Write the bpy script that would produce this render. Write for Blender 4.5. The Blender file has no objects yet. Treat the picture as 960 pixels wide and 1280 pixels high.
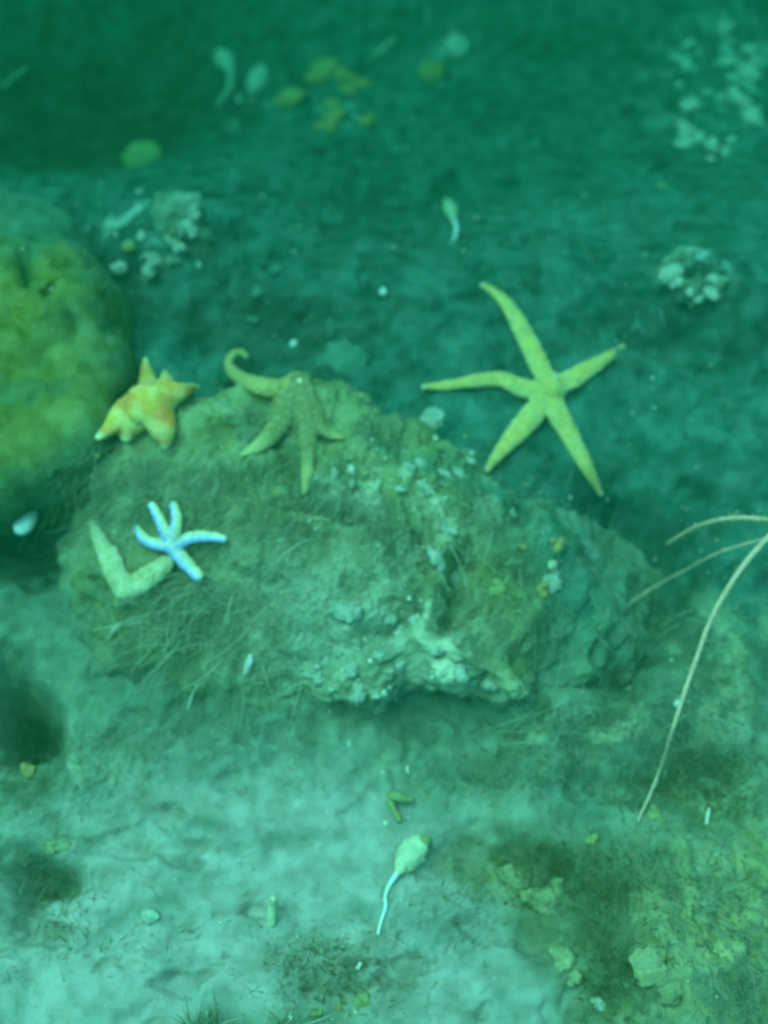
import bpy, bmesh, math, random
import numpy as np
from mathutils import Vector
from mathutils.bvhtree import BVHTree

# ------------------------------------------------------------------ camera, sky, sun, exposure
SC = bpy.context.scene
COL = SC.collection
PITCH = math.radians(62.0)
CAMH = 1.30
CAM = np.array([0.0, -CAMH / math.tan(PITCH), CAMH])
FWD = np.array([0.0, math.cos(PITCH), -math.sin(PITCH)])
RGT = np.array([1.0, 0.0, 0.0])
UPV = np.array([0.0, math.sin(PITCH), math.cos(PITCH)])
KPX = math.tan(math.radians(22.5)) / 640.0          # tangent per photo pixel (960 x 1280)

cd = bpy.data.cameras.new('camera')
cam = bpy.data.objects.new('camera', cd)
COL.objects.link(cam)
cam.location = CAM
cam.rotation_euler = (math.pi / 2 - PITCH, 0, 0)
cd.sensor_fit = 'VERTICAL'
cd.sensor_height = 24.0
cd.lens = 12.0 / math.tan(math.radians(22.5))
cd.clip_start = 0.02
cd.clip_end = 200.0
cd.dof.use_dof = True
cd.dof.focus_distance = 1.05
cd.dof.aperture_fstop = 1.9
SC.camera = cam

world = bpy.data.worlds.new('World')
SC.world = world
world.use_nodes = True
wn, wl = world.node_tree.nodes, world.node_tree.links
wn.clear()
sky = wn.new('ShaderNodeTexSky')
sky.sky_type = 'NISHITA'
sky.sun_disc = False
SUN_EL, SUN_AZ = math.radians(70), math.radians(-70)    # azimuth measured from +Y towards +X
sky.sun_elevation = SUN_EL
sky.sun_rotation = SUN_AZ
bg = wn.new('ShaderNodeBackground')
bg.inputs['Strength'].default_value = 0.14
wo = wn.new('ShaderNodeOutputWorld')
wl.new(sky.outputs[0], bg.inputs[0])
wl.new(bg.outputs[0], wo.inputs[0])

sd = bpy.data.lights.new('sun', 'SUN')
sd.energy = 1.0
sd.angle = math.radians(45)
sd.color = (1.0, 0.96, 0.88)
sun = bpy.data.objects.new('sun', sd)
COL.objects.link(sun)
tosun = Vector((math.sin(SUN_AZ) * math.cos(SUN_EL), math.cos(SUN_AZ) * math.cos(SUN_EL), math.sin(SUN_EL)))
sun.rotation_euler = tosun.to_track_quat('Z', 'Y').to_euler()
sun.location = tosun * 6

SC.view_settings.view_transform = 'Standard'
SC.view_settings.look = 'None'
SC.view_settings.gamma = 1.0
SC.view_settings.use_curve_mapping = False
SC.view_settings.exposure = 3.12
SC.cycles.volume_bounces = 1
SC.cycles.max_bounces = 6
SC.cycles.diffuse_bounces = 3

R = random.Random(7)
NPR = np.random.default_rng(7)

# ------------------------------------------------------------------ helpers
def ray(px, py):
    d = FWD + RGT * ((px - 480) * KPX) + UPV * ((640 - py) * KPX)
    return d / np.linalg.norm(d)

def P(px, py, z=0.0):
    d = ray(px, py)
    return CAM + d * ((z - CAM[2]) / d[2])

def base_z(y):
    t = min(max((y - 0.22) / 1.03, 0), 1)
    return -0.42 * t * t * (3 - 2 * t)

def Pb(px, py, dz=0.0):
    z = 0.0
    for _ in range(8):
        z = 0.5 * z + 0.5 * base_z(P(px, py, z)[1])
    return P(px, py, z + dz)

_pr = np.random.default_rng(3)
_perm = np.concatenate([_pr.permutation(256)] * 3)
_g = _pr.normal(size=(256, 3)); _g /= np.linalg.norm(_g, axis=1)[:, None]

def perlin(p, f=1.0, seed=0):
    p = np.asarray(p) * f + seed * 17.31
    i = np.floor(p).astype(int); r = p - i; i &= 255
    u = r * r * r * (r * (r * 6 - 15) + 10)
    out = 0.0
    if len(p) > 200000:                               # the flat seabed: two axes are enough
        for a in (0, 1):
            for b in (0, 1):
                g = _g[_perm[_perm[(i[:, 0] + a) & 255] + ((i[:, 1] + b) & 255)]]
                out = out + (u[:, 0] if a else 1 - u[:, 0]) * (u[:, 1] if b else 1 - u[:, 1]) * (g[:, 0] * (r[:, 0] - a) + g[:, 1] * (r[:, 1] - b))
        return out * 1.7
    for a in (0, 1):
        for b in (0, 1):
            for c in (0, 1):
                h = _perm[_perm[_perm[(i[:, 0] + a) & 255] + ((i[:, 1] + b) & 255)] + ((i[:, 2] + c) & 255)]
                g = _g[h]
                d = g[:, 0] * (r[:, 0] - a) + g[:, 1] * (r[:, 1] - b) + g[:, 2] * (r[:, 2] - c)
                w = (u[:, 0] if a else 1 - u[:, 0]) * (u[:, 1] if b else 1 - u[:, 1]) * (u[:, 2] if c else 1 - u[:, 2])
                out = out + w * d
    return out * 1.6

def fbm(p, f, oct=4, seed=0, gain=0.5):
    s, a = 0, 1.0
    for k in range(oct):
        s = s + a * perlin(p, f * 2.03 ** k, seed + k)
        a *= gain
    return s

def smooth(a, b, x):
    t = np.clip((x - a) / (b - a), 0, 1)
    return t * t * (3 - 2 * t)

def patch(xy, px, py, rx, ry, rot=0.0, sharp=1.0, z=0.0):
    """soft ellipse lying on the seabed, centre and radii read off the photograph"""
    zz = Pb(px, py)[2] if z == 0.0 else z
    z = zz
    c = P(px, py, z)
    ca, sa = math.cos(math.radians(rot)), math.sin(math.radians(rot))
    u = P(px + rx * ca, py + rx * sa, z) - c
    v = P(px - ry * sa, py + ry * ca, z) - c
    M = np.linalg.inv(np.array([[u[0], v[0]], [u[1], v[1]]]))
    q = (xy - c[:2]) @ M.T
    return np.exp(-(q[:, 0] ** 2 + q[:, 1] ** 2) ** sharp)

def mesh_np(name, V, F, mat=None, parent=None, col=None, shade=True):
    """F: (n,4) or (n,3) int array, or list of both"""
    me = bpy.data.meshes.new(name)
    Fs = F if isinstance(F, list) else [F]
    Fs = [np.asarray(f, dtype=np.int32) for f in Fs if len(f)]
    V = np.asarray(V, dtype=np.float32)
    me.vertices.add(len(V)); me.vertices.foreach_set('co', V.ravel())
    loops = np.concatenate([f.ravel() for f in Fs])
    tot = np.concatenate([np.full(len(f), f.shape[1], dtype=np.int32) for f in Fs])
    st = np.concatenate([[0], np.cumsum(tot)[:-1]]).astype(np.int32)
    me.loops.add(len(loops)); me.loops.foreach_set('vertex_index', loops)
    me.polygons.add(len(tot)); me.polygons.foreach_set('loop_start', st); me.polygons.foreach_set('loop_total', tot)
    if shade:
        me.polygons.foreach_set('use_smooth', np.ones(len(tot), dtype=bool))
    me.update(calc_edges=True)
    me.validate()
    if col is not None:
        a = me.color_attributes.new('Col', 'FLOAT_COLOR', 'POINT')
        c = np.ones((len(V), 4), dtype=np.float32); c[:, :3] = col
        a.data.foreach_set('color', c.ravel())
    if mat:
        me.materials.append(mat)
    o = bpy.data.objects.new(name, me)
    COL.objects.link(o)
    if parent:
        o.parent = parent
        o.matrix_parent_inverse = parent.matrix_world.inverted()
    return o

def tag(o, label=None, cat=None, group=None, kind=None):
    if label: o['label'] = label
    if cat: o['category'] = cat
    if group: o['group'] = group
    if kind: o['kind'] = kind
    return o

def empty(name, loc):
    o = bpy.data.objects.new(name, None)
    COL.objects.link(o)
    o.location = loc
    o.empty_display_size = 0.02
    bpy.context.view_layer.update()
    return o

# ------------------------------------------------------------------ materials
def mat(name, base=(0.3, 0.3, 0.3), base2=None, scale=60.0, detail=6.0, rough=0.85, bump=0.3, bscale=None,
        attr=False, amount=1.0, sss=0.0, spec=0.15, bdist=0.002, speck=None):
    m = bpy.data.materials.new(name); m.use_nodes = True
    n, l = m.node_tree.nodes, m.node_tree.links
    b = n['Principled BSDF']
    b.inputs['Roughness'].default_value = rough
    b.inputs['Specular IOR Level'].default_value = spec
    geo = n.new('ShaderNodeNewGeometry')
    nz = n.new('ShaderNodeTexNoise'); nz.inputs['Scale'].default_value = scale; nz.inputs['Detail'].default_value = detail
    nz.inputs['Roughness'].default_value = 0.62
    l.new(geo.outputs['Position'], nz.inputs['Vector'])
    rp = n.new('ShaderNodeMapRange')
    rp.inputs['From Min'].default_value = 0.34; rp.inputs['From Max'].default_value = 0.66
    l.new(nz.outputs['Fac'], rp.inputs['Value'])
    mix = n.new('ShaderNodeMix'); mix.data_type = 'RGBA'
    l.new(rp.outputs[0], mix.inputs['Factor'])
    if attr:
        at = n.new('ShaderNodeVertexColor'); at.layer_name = 'Col'
        d = n.new('ShaderNodeMix'); d.data_type = 'RGBA'; d.blend_type = 'MULTIPLY'; d.inputs['Factor'].default_value = amount
        d.inputs['B'].default_value = (0.55, 0.60, 0.52, 1)
        l.new(at.outputs['Color'], d.inputs['A'])
        e = n.new('ShaderNodeMix'); e.data_type = 'RGBA'; e.blend_type = 'MIX'; e.inputs['Factor'].default_value = 0.10 * amount
        e.inputs['B'].default_value = (0.45, 0.56, 0.42, 1)
        l.new(at.outputs['Color'], e.inputs['A'])
        l.new(d.outputs['Result'], mix.inputs['A'])
        l.new(e.outputs['Result'], mix.inputs['B'])
    else:
        b2 = base2 or tuple(c * 0.55 for c in base)
        mix.inputs['A'].default_value = (*b2, 1); mix.inputs['B'].default_value = (*base, 1)
    last = mix.outputs['Result']
    if speck:
        vz = n.new('ShaderNodeTexNoise'); vz.inputs['Scale'].default_value = speck[0]; vz.inputs['Detail'].default_value = 3
        l.new(geo.outputs['Position'], vz.inputs['Vector'])
        vr = n.new('ShaderNodeMapRange'); vr.inputs['From Min'].default_value = speck[1]; vr.inputs['From Max'].default_value = speck[1] + 0.1
        l.new(vz.outputs['Fac'], vr.inputs['Value'])
        sm = n.new('ShaderNodeMix'); sm.data_type = 'RGBA'; sm.inputs['B'].default_value = (*speck[2], 1)
        l.new(vr.outputs[0], sm.inputs['Factor']); l.new(last, sm.inputs['A'])
        last = sm.outputs['Result']
    l.new(last, b.inputs['Base Color'])
    bn = n.new('ShaderNodeTexNoise'); bn.inputs['Scale'].default_value = bscale or scale * 4; bn.inputs['Detail'].default_value = 4
    l.new(geo.outputs['Position'], bn.inputs['Vector'])
    bp = n.new('ShaderNodeBump'); bp.inputs['Strength'].default_value = bump; bp.inputs['Distance'].default_value = bdist
    l.new(bn.outputs['Fac'], bp.inputs['Height']); l.new(bp.outputs[0], b.inputs['Normal'])
    if sss:
        b.inputs['Subsurface Weight'].default_value = sss
        b.inputs['Subsurface Radius'].default_value = (0.01, 0.008, 0.004)
        b.inputs['Subsurface Scale'].default_value = 0.4
    return m

def leafy(m):
    n, l = m.node_tree.nodes, m.node_tree.links
    b = n['Principled BSDF']; o = n['Material Output']
    t = n.new('ShaderNodeBsdfTranslucent'); mx = n.new('ShaderNodeMixShader'); mx.inputs[0].default_value = 0.5
    l.new(b.inputs['Base Color'].links[0].from_socket, t.inputs['Color'])
    l.new(b.outputs[0], mx.inputs[1]); l.new(t.outputs[0], mx.inputs[2]); l.new(mx.outputs[0], o.inputs['Surface'])
    return m

M = {
    'bed': mat('silt_seabed', attr=True, scale=30, bscale=200, bump=0.4, bdist=0.003, speck=(150, 0.70, (0.40, 0.46, 0.34))),
    'rock': mat('algae_rock', attr=True, scale=26, bscale=200, bump=0.5, bdist=0.004, speck=(130, 0.69, (0.5, 0.5, 0.34))),
    'sponge': mat('mustard_sponge', attr=True, amount=.8, scale=40, bscale=170, bump=0.7, bdist=0.004),
    'turf': leafy(mat('turf_algae', attr=True, scale=40, amount=0.3, bump=0.0)),
    'star': mat('pale_star_skin', attr=True, scale=180, amount=0.45, bscale=420, bump=0.7, bdist=0.002),
    'crust': mat('pale_crust', (0.46, 0.47, 0.33), (0.25, 0.30, 0.20), scale=90, bscale=300, bump=0.7, bdist=0.003),
    'shell': mat('shell_white', (0.80, 0.76, 0.64), (0.55, 0.54, 0.42), scale=120, bump=0.2, rough=0.5, spec=0.3),
    'ochre': mat('ochre_lump', (0.40, 0.28, 0.09), (0.22, 0.19, 0.07), scale=70, bump=0.5),
    'yellow': mat('yellow_lump', (0.34, 0.31, 0.11), (0.18, 0.20, 0.08), scale=70, bump=0.5),
    'squirt': mat('tunicate_body', (0.62, 0.56, 0.34), (0.40, 0.40, 0.22), scale=80, bump=0.3),
    'stalk': mat('tunicate_stalk', (0.80, 0.76, 0.66), (0.66, 0.62, 0.52), scale=90, bump=0.2),
    'whip': mat('whip_skin', (0.72, 0.46, 0.30), (0.50, 0.32, 0.18), scale=200, bump=0.6),
    'grit': mat('shell_grit', attr=True, scale=200, amount=0.4),
    'near': mat('near_stone', (0.36, 0.34, 0.17), (0.20, 0.19, 0.08), scale=50, bump=0.6, bscale=220, bdist=0.004),
    'dull': mat('dull_stone', (0.10, 0.20, 0.13), (0.05, 0.12, 0.08), scale=60, bump=0.6, bscale=220, bdist=0.004),
    'stone': mat('silted_stone', (0.26, 0.26, 0.20), (0.12, 0.13, 0.10), scale=30, bscale=200, bump=0.7, bdist=0.004),
}

# ------------------------------------------------------------------ seabed
def axis(lo, hi, step, far, n):
    core = np.arange(lo, hi + step / 2, step)
    g = (np.linspace(0, 1, n + 1)[1:]) ** 2.6
    return np.concatenate([(lo - g * (far + lo))[::-1] if False else lo - (g * (far - abs(lo)))[::-1], core, hi + g * (far - hi)])

xs = axis(-0.80, 0.80, 0.003, 9.0, 44)
ys = axis(-0.72, 1.15, 0.003, 9.0, 44)
X, Y = np.meshgrid(xs, ys)
xy = np.stack([X.ravel(), Y.ravel()], 1)
p3 = np.column_stack([xy, np.zeros(len(xy))])
warp = np.column_stack([fbm(p3, 7, 3, 40), fbm(p3, 7, 3, 50)]) * 0.035
wxy = xy + warp

HILLS = [  # px, py, rx, ry, rot, sharp, metres
    (105, 5, 240, 190, -14, 1.0, -0.27), (30, 655, 95, 70, 0, 1.0, -0.09),
    (785, 730, 90, 105, 25, 1.3, -0.17), (600, 880, 120, 55, 8, 1.0, -0.05),
    (300, 400, 190, 50, 10, 1.0, -0.05), (540, 210, 220, 70, -10, 1.0, -0.07), (620, 30, 170, 80, 0, 1.0, -0.06),
    (920, 140, 110, 120, 0, 1.4, 0.06), (870, 350, 70, 35, 25, 1.4, 0.05), (860, 430, 110, 26, 15, 1.2, -0.05),
    (200, 300, 85, 45, -30, 1.4, 0.07), (5, 915, 55, 62, 0, 1.4, -0.15), (50, 1130, 65, 42, 0, 1.5, -0.07),
    (850, 980, 110, 45, 10, 1.3, -0.05), (860, 1180, 170, 110, 10, 1.4, 0.05), (700, 1130, 130, 70, 30, 1.3, -0.035),
    (100, 1200, 250, 130, 0, 1.3, 0.015), (430, 120, 120, 60, 0, 1.3, 0.04),
]
h = -0.42 * smooth(0.22, 1.25, xy[:, 1]) + 0.0
h += 0.022 * fbm(p3, 3.2, 3, 1)
for px, py, rx, ry, ro, sh, a in HILLS:
    h += a * patch(wxy, px, py, rx, ry, ro, sh)
sand = np.clip(patch(wxy, 330, 1060, 300, 130, 6, 1.3) + patch(wxy, 120, 1220, 320, 110, 0, 1.3) + patch(wxy, 560, 1210, 130, 110, 20, 1.2), 0, 1)
rough = 1 - 0.72 * sand - 0.35 * patch(wxy, 740, 480, 260, 170, 0, 1.3) * (1 - sand)
h += rough * (0.009 * fbm(p3, 13, 3, 11) + 0.0036 * fbm(p3, 38, 3, 21) + 0.0022 * np.abs(fbm(p3, 120, 2, 31)))
h -= rough * 0.010 * smooth(0.25, 0.6, fbm(p3, 17, 3, 61))            # little pits
h -= sand * 0.012 * smooth(0.30, 0.52, fbm(p3 * np.array([0.55, 1.35, 1]), 15, 4, 66))     # gutters in the silt
h += sand * 0.003 * fbm(p3 * np.array([0.8, 1.6, 1]), 45, 3, 67)
far = smooth(1.2, 6, np.hypot(xy[:, 0], xy[:, 1]))
h += far * 0.25 * fbm(p3, 0.8, 3, 71)
V = np.column_stack([xy, h])
ny, nx = X.shape
idx = np.arange(nx * ny).reshape(ny, nx)
F = np.stack([idx[:-1, :-1], idx[:-1, 1:], idx[1:, 1:], idx[1:, :-1]], -1).reshape(-1, 4)

def blend(c, col, w):
    w = np.clip(w, 0, 1)[:, None]
    return c * (1 - w) + np.array(col) * w

def mott(pp, f, a, b, seed):
    return smooth(a, b, fbm(pp, f, 4, seed))

hp = p3
p3 = np.column_stack([xy[:, 0], xy[:, 1] + 1.4 * h, np.zeros(len(xy))])
C = np.tile(np.array([0.008, 0.088, 0.064]), (len(xy), 1))
C = blend(C, (0.008, 0.07, 0.048), 0.8 * mott(p3, 6, 0.0, 0.6, 80))
C = blend(C, (0.035, 0.155, 0.115), 0.5 * mott(p3, 11, 0.1, 0.6, 84))
C = blend(C, (0.04, 0.165, 0.125), 0.4 * mott(p3, 21, 0.15, 0.5, 85))
C = blend(C, (0.004, 0.05, 0.035), 0.6 * mott(p3, 15, 0.1, 0.5, 99))
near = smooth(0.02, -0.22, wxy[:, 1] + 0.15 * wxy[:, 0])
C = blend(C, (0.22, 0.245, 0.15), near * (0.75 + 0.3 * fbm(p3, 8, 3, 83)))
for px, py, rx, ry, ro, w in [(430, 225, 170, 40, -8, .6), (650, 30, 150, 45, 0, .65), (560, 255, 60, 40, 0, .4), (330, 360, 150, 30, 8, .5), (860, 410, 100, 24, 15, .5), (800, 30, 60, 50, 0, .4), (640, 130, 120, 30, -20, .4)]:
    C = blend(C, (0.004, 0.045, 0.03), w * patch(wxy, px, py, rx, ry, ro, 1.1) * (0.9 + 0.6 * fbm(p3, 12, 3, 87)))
C = blend(C, (0.05, 0.16, 0.115), 0.5 * patch(wxy, 740, 270, 130, 70, 10, 1.2) + .4 * patch(wxy, 880, 520, 120, 90, 0, 1.2))
C = blend(C, (0.003, 0.014, 0.003), (1.05 + .5 * fbm(p3, 9, 3, 97)) * patch(wxy + warp, 100, 60, 235, 165, -14, 1.3) + .6 * patch(wxy, 300, 395, 170, 50, 10, 1.3))  # shade of the far hollow and behind the boulder, painted into the bed colour
C = blend(C, (0.48, 0.39, 0.33), sand * (0.80 + 0.2 * fbm(p3, 9, 3, 81)))
C = blend(C, (0.20, 0.23, 0.17), sand * 0.55 * mott(p3 * np.array([0.7, 1.3, 1]), 14, 0.12, 0.5, 82))
for px, py, rx, ry, ro, w in [(640, 1085, 90, 40, 10, .8), (725, 1170, 165, 52, 51, .95), (770, 1220, 60, 110, 10, .5), (410, 1210, 80, 60, 0, .55),
                              (60, 1120, 60, 45, 0, .75), (20, 930, 40, 70, 0, .8), (870, 980, 100, 50, 0, .6), (830, 800, 110, 90, 0, .45)]:
    C = blend(C, (0.155, 0.145, 0.05), 1.1 * w * patch(wxy, px, py, rx, ry, ro, 1.4) * (0.75 + 0.5 * fbm(p3, 16, 3, 88)))
for px, py, rx, ry, ro, w in [(890, 1160, 130, 140, 0, .95), (640, 1110, 70, 30, 20, .5), (900, 1060, 80, 60, 0, .4)]:
    C = blend(C, (0.46, 0.38, 0.13), w * patch(wxy, px, py, rx, ry, ro, 1.3) * (0.6 + 0.9 * fbm(p3, 22, 3, 89)))
for px, py, rx, ry, ro, w in [(900, 110, 85, 110, 0, 1.1), (870, 350, 65, 34, 25, .8), (440, 110, 60, 50, 0, .7), (320, 95, 40, 30, 0, .6), (205, 300, 75, 40, -35, .9), (540, 30, 60, 40, 0, .6), (740, 910, 60, 30, -15, .6)]:
    C = blend(C, (0.30, 0.42, 0.32), w * patch(wxy, px, py, rx, ry, ro, 1.4) * mott(p3, 24, 0.12, 0.42, 86))
C = blend(C, (0.012, 0.05, 0.035), .92 * patch(wxy, 20, 650, 105, 85, 0, 1.2))  # pit below the sponge: its shade deepened in the bed colour
C = blend(C, (0.05, 0.09, 0.05), .8 * patch(wxy, 10, 920, 45, 65, 0, 1.5) + .7 * patch(wxy, 62, 1118, 40, 38, 0, 1.6) + .5 * patch(wxy, 770, 730, 60, 90, 20, 1.4))  # shade of the gaps painted into the colour, plus a dark brown weed spot
for px, py, rx, ry, ro, w in [(905, 860, 75, 150, 0, .8), (725, 905, 80, 35, -15, .9), (640, 965, 130, 35, 0, .7), (900, 1060, 80, 60, 0, .7), (480, 930, 90, 30, 0, .4), (90, 960, 90, 60, 0, .5), (890, 1200, 80, 90, 0, .5)]:
    C = blend(C, (0.44, 0.42, 0.22), w * patch(wxy, px, py, rx, ry, ro, 1.1) * mott(p3, 26, 0.0, 0.4, 98))
C = blend(C, (0.085, 0.085, 0.028), (0.95 + .5 * fbm(p3, 13, 3, 78)) * np.clip(.9 * patch(wxy, 715, 1085, 95, 38, 12, 1.3) + .9 * patch(wxy, 748, 1150, 48, 60, -15, 1.3) + .8 * patch(wxy, 762, 1235, 38, 80, 0, 1.3), 0, 1))
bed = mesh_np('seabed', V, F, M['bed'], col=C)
tag(bed, kind='structure')
bed_lists = (V, F)

# ------------------------------------------------------------------ the central boulder
def outline_rock(name, outline, centre, zc, m, ztop, flare, nT, nR, amps, colfn, bottom=-0.12, seed=0, split=0.72, carve=()):
    """outline: (px, py, rim height, flare); the plan is star-shaped round its centre"""
    bz = Pb(centre[0], centre[1])[2] if centre[1] < 420 and centre[0] > 100 else 0.0
    zc = zc + bz; ztop = ztop + bz; bottom = bottom + bz
    outline = [(a, b, z + bz, f_) for a, b, z, f_ in outline]
    cc = P(centre[0], centre[1], zc)
    pts = [(P(a, b, z) - cc, z, fl) for a, b, z, fl in outline]
    th = np.array([math.atan2(q[1], q[0]) for q, _, _ in pts])
    o = np.argsort(th)
    th = th[o]
    rr = np.array([math.hypot(q[0], q[1]) for q, _, _ in pts])[o]
    zr = np.array([z for _, z, _ in pts])[o]
    fl = np.array([f for _, _, f in pts])[o]
    T = np.linspace(-math.pi, math.pi, nT, endpoint=False)
    def per(a):
        return np.interp(T, np.concatenate([th - 2 * math.pi, th, th + 2 * math.pi]), np.concatenate([a, a, a]))
    RT, ZT, FT = per(rr), per(zr), per(fl)
    k = max(3, nT // 90)
    ker = np.hanning(2 * k + 1); ker /= ker.sum()
    sm = lambda a: np.convolve(np.concatenate([a[-k:], a, a[:k]]), ker, 'valid')
    RT, ZT, FT = sm(RT), sm(ZT), sm(FT)
    t = np.linspace(0.004, 1, nR)
    tt, TT = np.meshgrid(t, T)
    s = np.clip(tt / split, 0, 1); u = np.clip((tt - split) / (1 - split), 0, 1)
    r = RT[:, None] * s + RT[:, None] * (0.035 * np.sin(math.pi * u) + FT[:, None] * u ** 1.3)
    z = (ztop * (1 - s ** 1.6) + (ZT[:, None] + 0.0) * s ** 1.6) - 0.02 * s ** 10
    z = z * (1 - u ** 1.1) + (bottom) * u ** 1.1 - 0.0
    x = cc[0] + r * np.cos(TT); y = cc[1] + r * np.sin(TT)
    W = np.stack([x.ravel(), y.ravel(), z.ravel()], 1)
    # smooth normals by finite differences
    G = W.reshape(nT, nR, 3)
    du = np.roll(G, -1, 0) - np.roll(G, 1, 0); dv = np.gradient(G, axis=1)
    N = np.cross(du, dv); N /= (np.linalg.norm(N, axis=2)[..., None] + 1e-9); N = -N.reshape(-1, 3)
    if (N[:, 2].reshape(nT, nR)[:, nR // 3]).mean() < 0: N = -N
    d = 0
    for a, f, oc in amps:
        d = d + a * fbm(W, f, oc, seed + int(f))
    W = W + N * np.asarray(d)[:, None]
    wob = np.column_stack([fbm(W, 14, 3, 60), fbm(W, 14, 3, 61)]) * 0.018
    for a, b, rx, ry, ro, zz, dep in carve:
        W = W - (N * 0.5 + np.array([0, 0, 0.5])) * (dep * patch(W[:, :2] + wob, a, b, rx, ry, ro, 1.5, zz))[:, None]
    ids = np.arange(nT * nR).reshape(nT, nR)
    nxt = np.roll(ids, -1, 0)
    Fq = np.stack([ids[:, :-1], ids[:, 1:], nxt[:, 1:], nxt[:, :-1]], -1).reshape(-1, 4)
    cap = len(W); W = np.vstack([W, W[ids[:, 0]].mean(0)])
    Ft = np.stack([ids[:, 0], nxt[:, 0], np.full(nT, cap)], -1)[:, [0, 2, 1]] * 1
    colr = colfn(W) if colfn else None
    ob = mesh_np(name, W, [Fq, Ft], m, col=colr)
    bm = bmesh.new(); bm.from_mesh(ob.data); bmesh.ops.recalc_face_normals(bm, faces=bm.faces); bm.to_mesh(ob.data); bm.free()
    return ob

def rock_col(W):
    xy_ = W[:, :2] + np.column_stack([fbm(W, 8, 3, 40), fbm(W, 8, 3, 50)]) * 0.03
    c = np.tile(np.array([0.25, 0.25, 0.095]), (len(W), 1))
    c = blend(c, (0.34, 0.33, 0.16), 0.7 * mott(W, 9, 0.0, 0.6, 90))
    c = blend(c, (0.10, 0.11, 0.05), 0.75 * mott(W, 12, 0.15, 0.6, 91))
    c = blend(c, (0.17, 0.175, 0.05), 0.8 * patch(xy_, 660, 690, 90, 90, 0, 1.4, .1))
    c = blend(c, (0.36, 0.37, 0.25), 0.75 * patch(xy_, 440, 800, 170, 80, 10, 1.4, .09) + 0.5 * patch(xy_, 400, 700, 130, 70, 0, 1.3, .12))
    c = blend(c, (0.30, 0.30, 0.15), 0.6 * patch(xy_, 200, 600, 110, 60, 0, 1.4, .17))
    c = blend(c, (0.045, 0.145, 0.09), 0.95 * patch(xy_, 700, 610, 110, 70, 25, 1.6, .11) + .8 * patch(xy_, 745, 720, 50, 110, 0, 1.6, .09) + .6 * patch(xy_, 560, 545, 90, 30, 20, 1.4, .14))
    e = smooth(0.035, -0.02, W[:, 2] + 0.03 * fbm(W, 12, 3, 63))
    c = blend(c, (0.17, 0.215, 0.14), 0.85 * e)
    w = (patch(xy_, 460, 815, 110, 60, 15, 1.5, .08) + patch(xy_, 520, 590, 130, 32, 0, 1.4, .14) + .8 * patch(xy_, 550, 700, 30, 70, 20, 1.4, .12)
         + patch(xy_, 590, 835, 80, 22, 20, 1.5, .08))
    c = blend(c, (0.60, 0.55, 0.34), 0.95 * w * mott(W, 21, 0.0, 0.45, 92))
    return c

ROCK = [(104, 610, .10, .25), (112, 700, .07, .35), (140, 780, .04, .45), (230, 842, .03, .5), (330, 862, .035, .4), (400, 868, .045, .2),
        (470, 878, .055, .05), (500, 862, .06, -.05), (530, 836, .06, -.10), (575, 840, .06, -.12), (620, 860, .06, -.14), (660, 868, .06, -.10),
        (695, 825, .04, .2), (728, 750, .025, .4), (722, 680, .02, .5), (690, 620, .02, .55), (630, 580, .025, .55), (555, 540, .05, .5),
        (470, 505, .07, .4), (410, 468, .095, .25), (340, 464, .10, .25), (270, 472, .10, .25), (190, 482, .10, .2), (130, 524, .10, .2)]
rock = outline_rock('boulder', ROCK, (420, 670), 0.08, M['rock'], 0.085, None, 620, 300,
                    [(0.022, 6, 3), (0.011, 19, 3), (0.005, 52, 3), (0.0022, 130, 2)], rock_col, seed=5,
                    carve=[(582, 705, 14, 62, 24, .12, .035), (548, 700, 10, 62, 24, .12, -.016), (516, 850, 22, 26, 10, .09, .05), (425, 612, 62, 9, 4, .14, .022), (425, 590, 62, 9, 4, .14, -.010),
                           (610, 800, 50, 18, 20, .10, .018), (490, 750, 40, 12, -20, .11, .014), (655, 650, 60, 26, 30, .11, .022), (700, 790, 35, 50, 20, .09, .03), (300, 560, 70, 18, -8, .16, .014)])
tag(rock, 'broad low boulder furred with algae and pale crust, sea stars draped over it', 'rock')

def grey_col(W):
    c = np.tile(np.array([0.16, 0.22, 0.14]), (len(W), 1))
    c = blend(c, (0.05, 0.10, 0.06), 0.8 * mott(W, 12, 0.0, 0.5, 93))
    return blend(c, (0.36, 0.42, 0.30), 0.8 * mott(W, 22, 0.2, 0.5, 94))

def near_col(W):
    c = np.tile(np.array([0.34, 0.31, 0.15]), (len(W), 1))
    c = blend(c, (0.18, 0.16, 0.06), 0.8 * mott(W, 14, 0.0, 0.5, 93))
    return blend(c, (0.55, 0.50, 0.32), 0.8 * mott(W, 24, 0.1, 0.45, 94))

ROCKS = [
    ('stone', 'silt dusted stone rising beside the white crusted slope', [(800, 345, .0, .1), (835, 315, .05, 0), (880, 310, .06, 0), (915, 340, .05, .1), (905, 378, .04, -.05), (860, 372, .04, -.1), (830, 362, .03, -.1)], (860, 345), .05),
    ('stone', 'pale edged stone between the mustard sponge and the dark hollow', [(130, 330, .02, .1), (180, 270, .06, 0), (235, 245, .06, 0), (262, 270, .06, -.1), (240, 310, .05, -.2), (190, 345, .05, -.2), (150, 355, .03, -.1)], (200, 300), .06),
]
rock_objs = []
for i, (nm, lb, ol, ce, zt) in enumerate(ROCKS):
    q = outline_rock(nm, ol, ce, zt * 0.7, M['rock'], zt, None, 150, 90, [(0.020, 14, 3), (0.010, 36, 3), (0.004, 90, 2)], grey_col if ce[1] < 1000 else near_col, seed=20 + i, bottom=-0.2 if ce[1] < 420 else -0.1)
    tag(q, lb, 'rock', 'stones on the seabed'); rock_objs.append(q)

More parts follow.
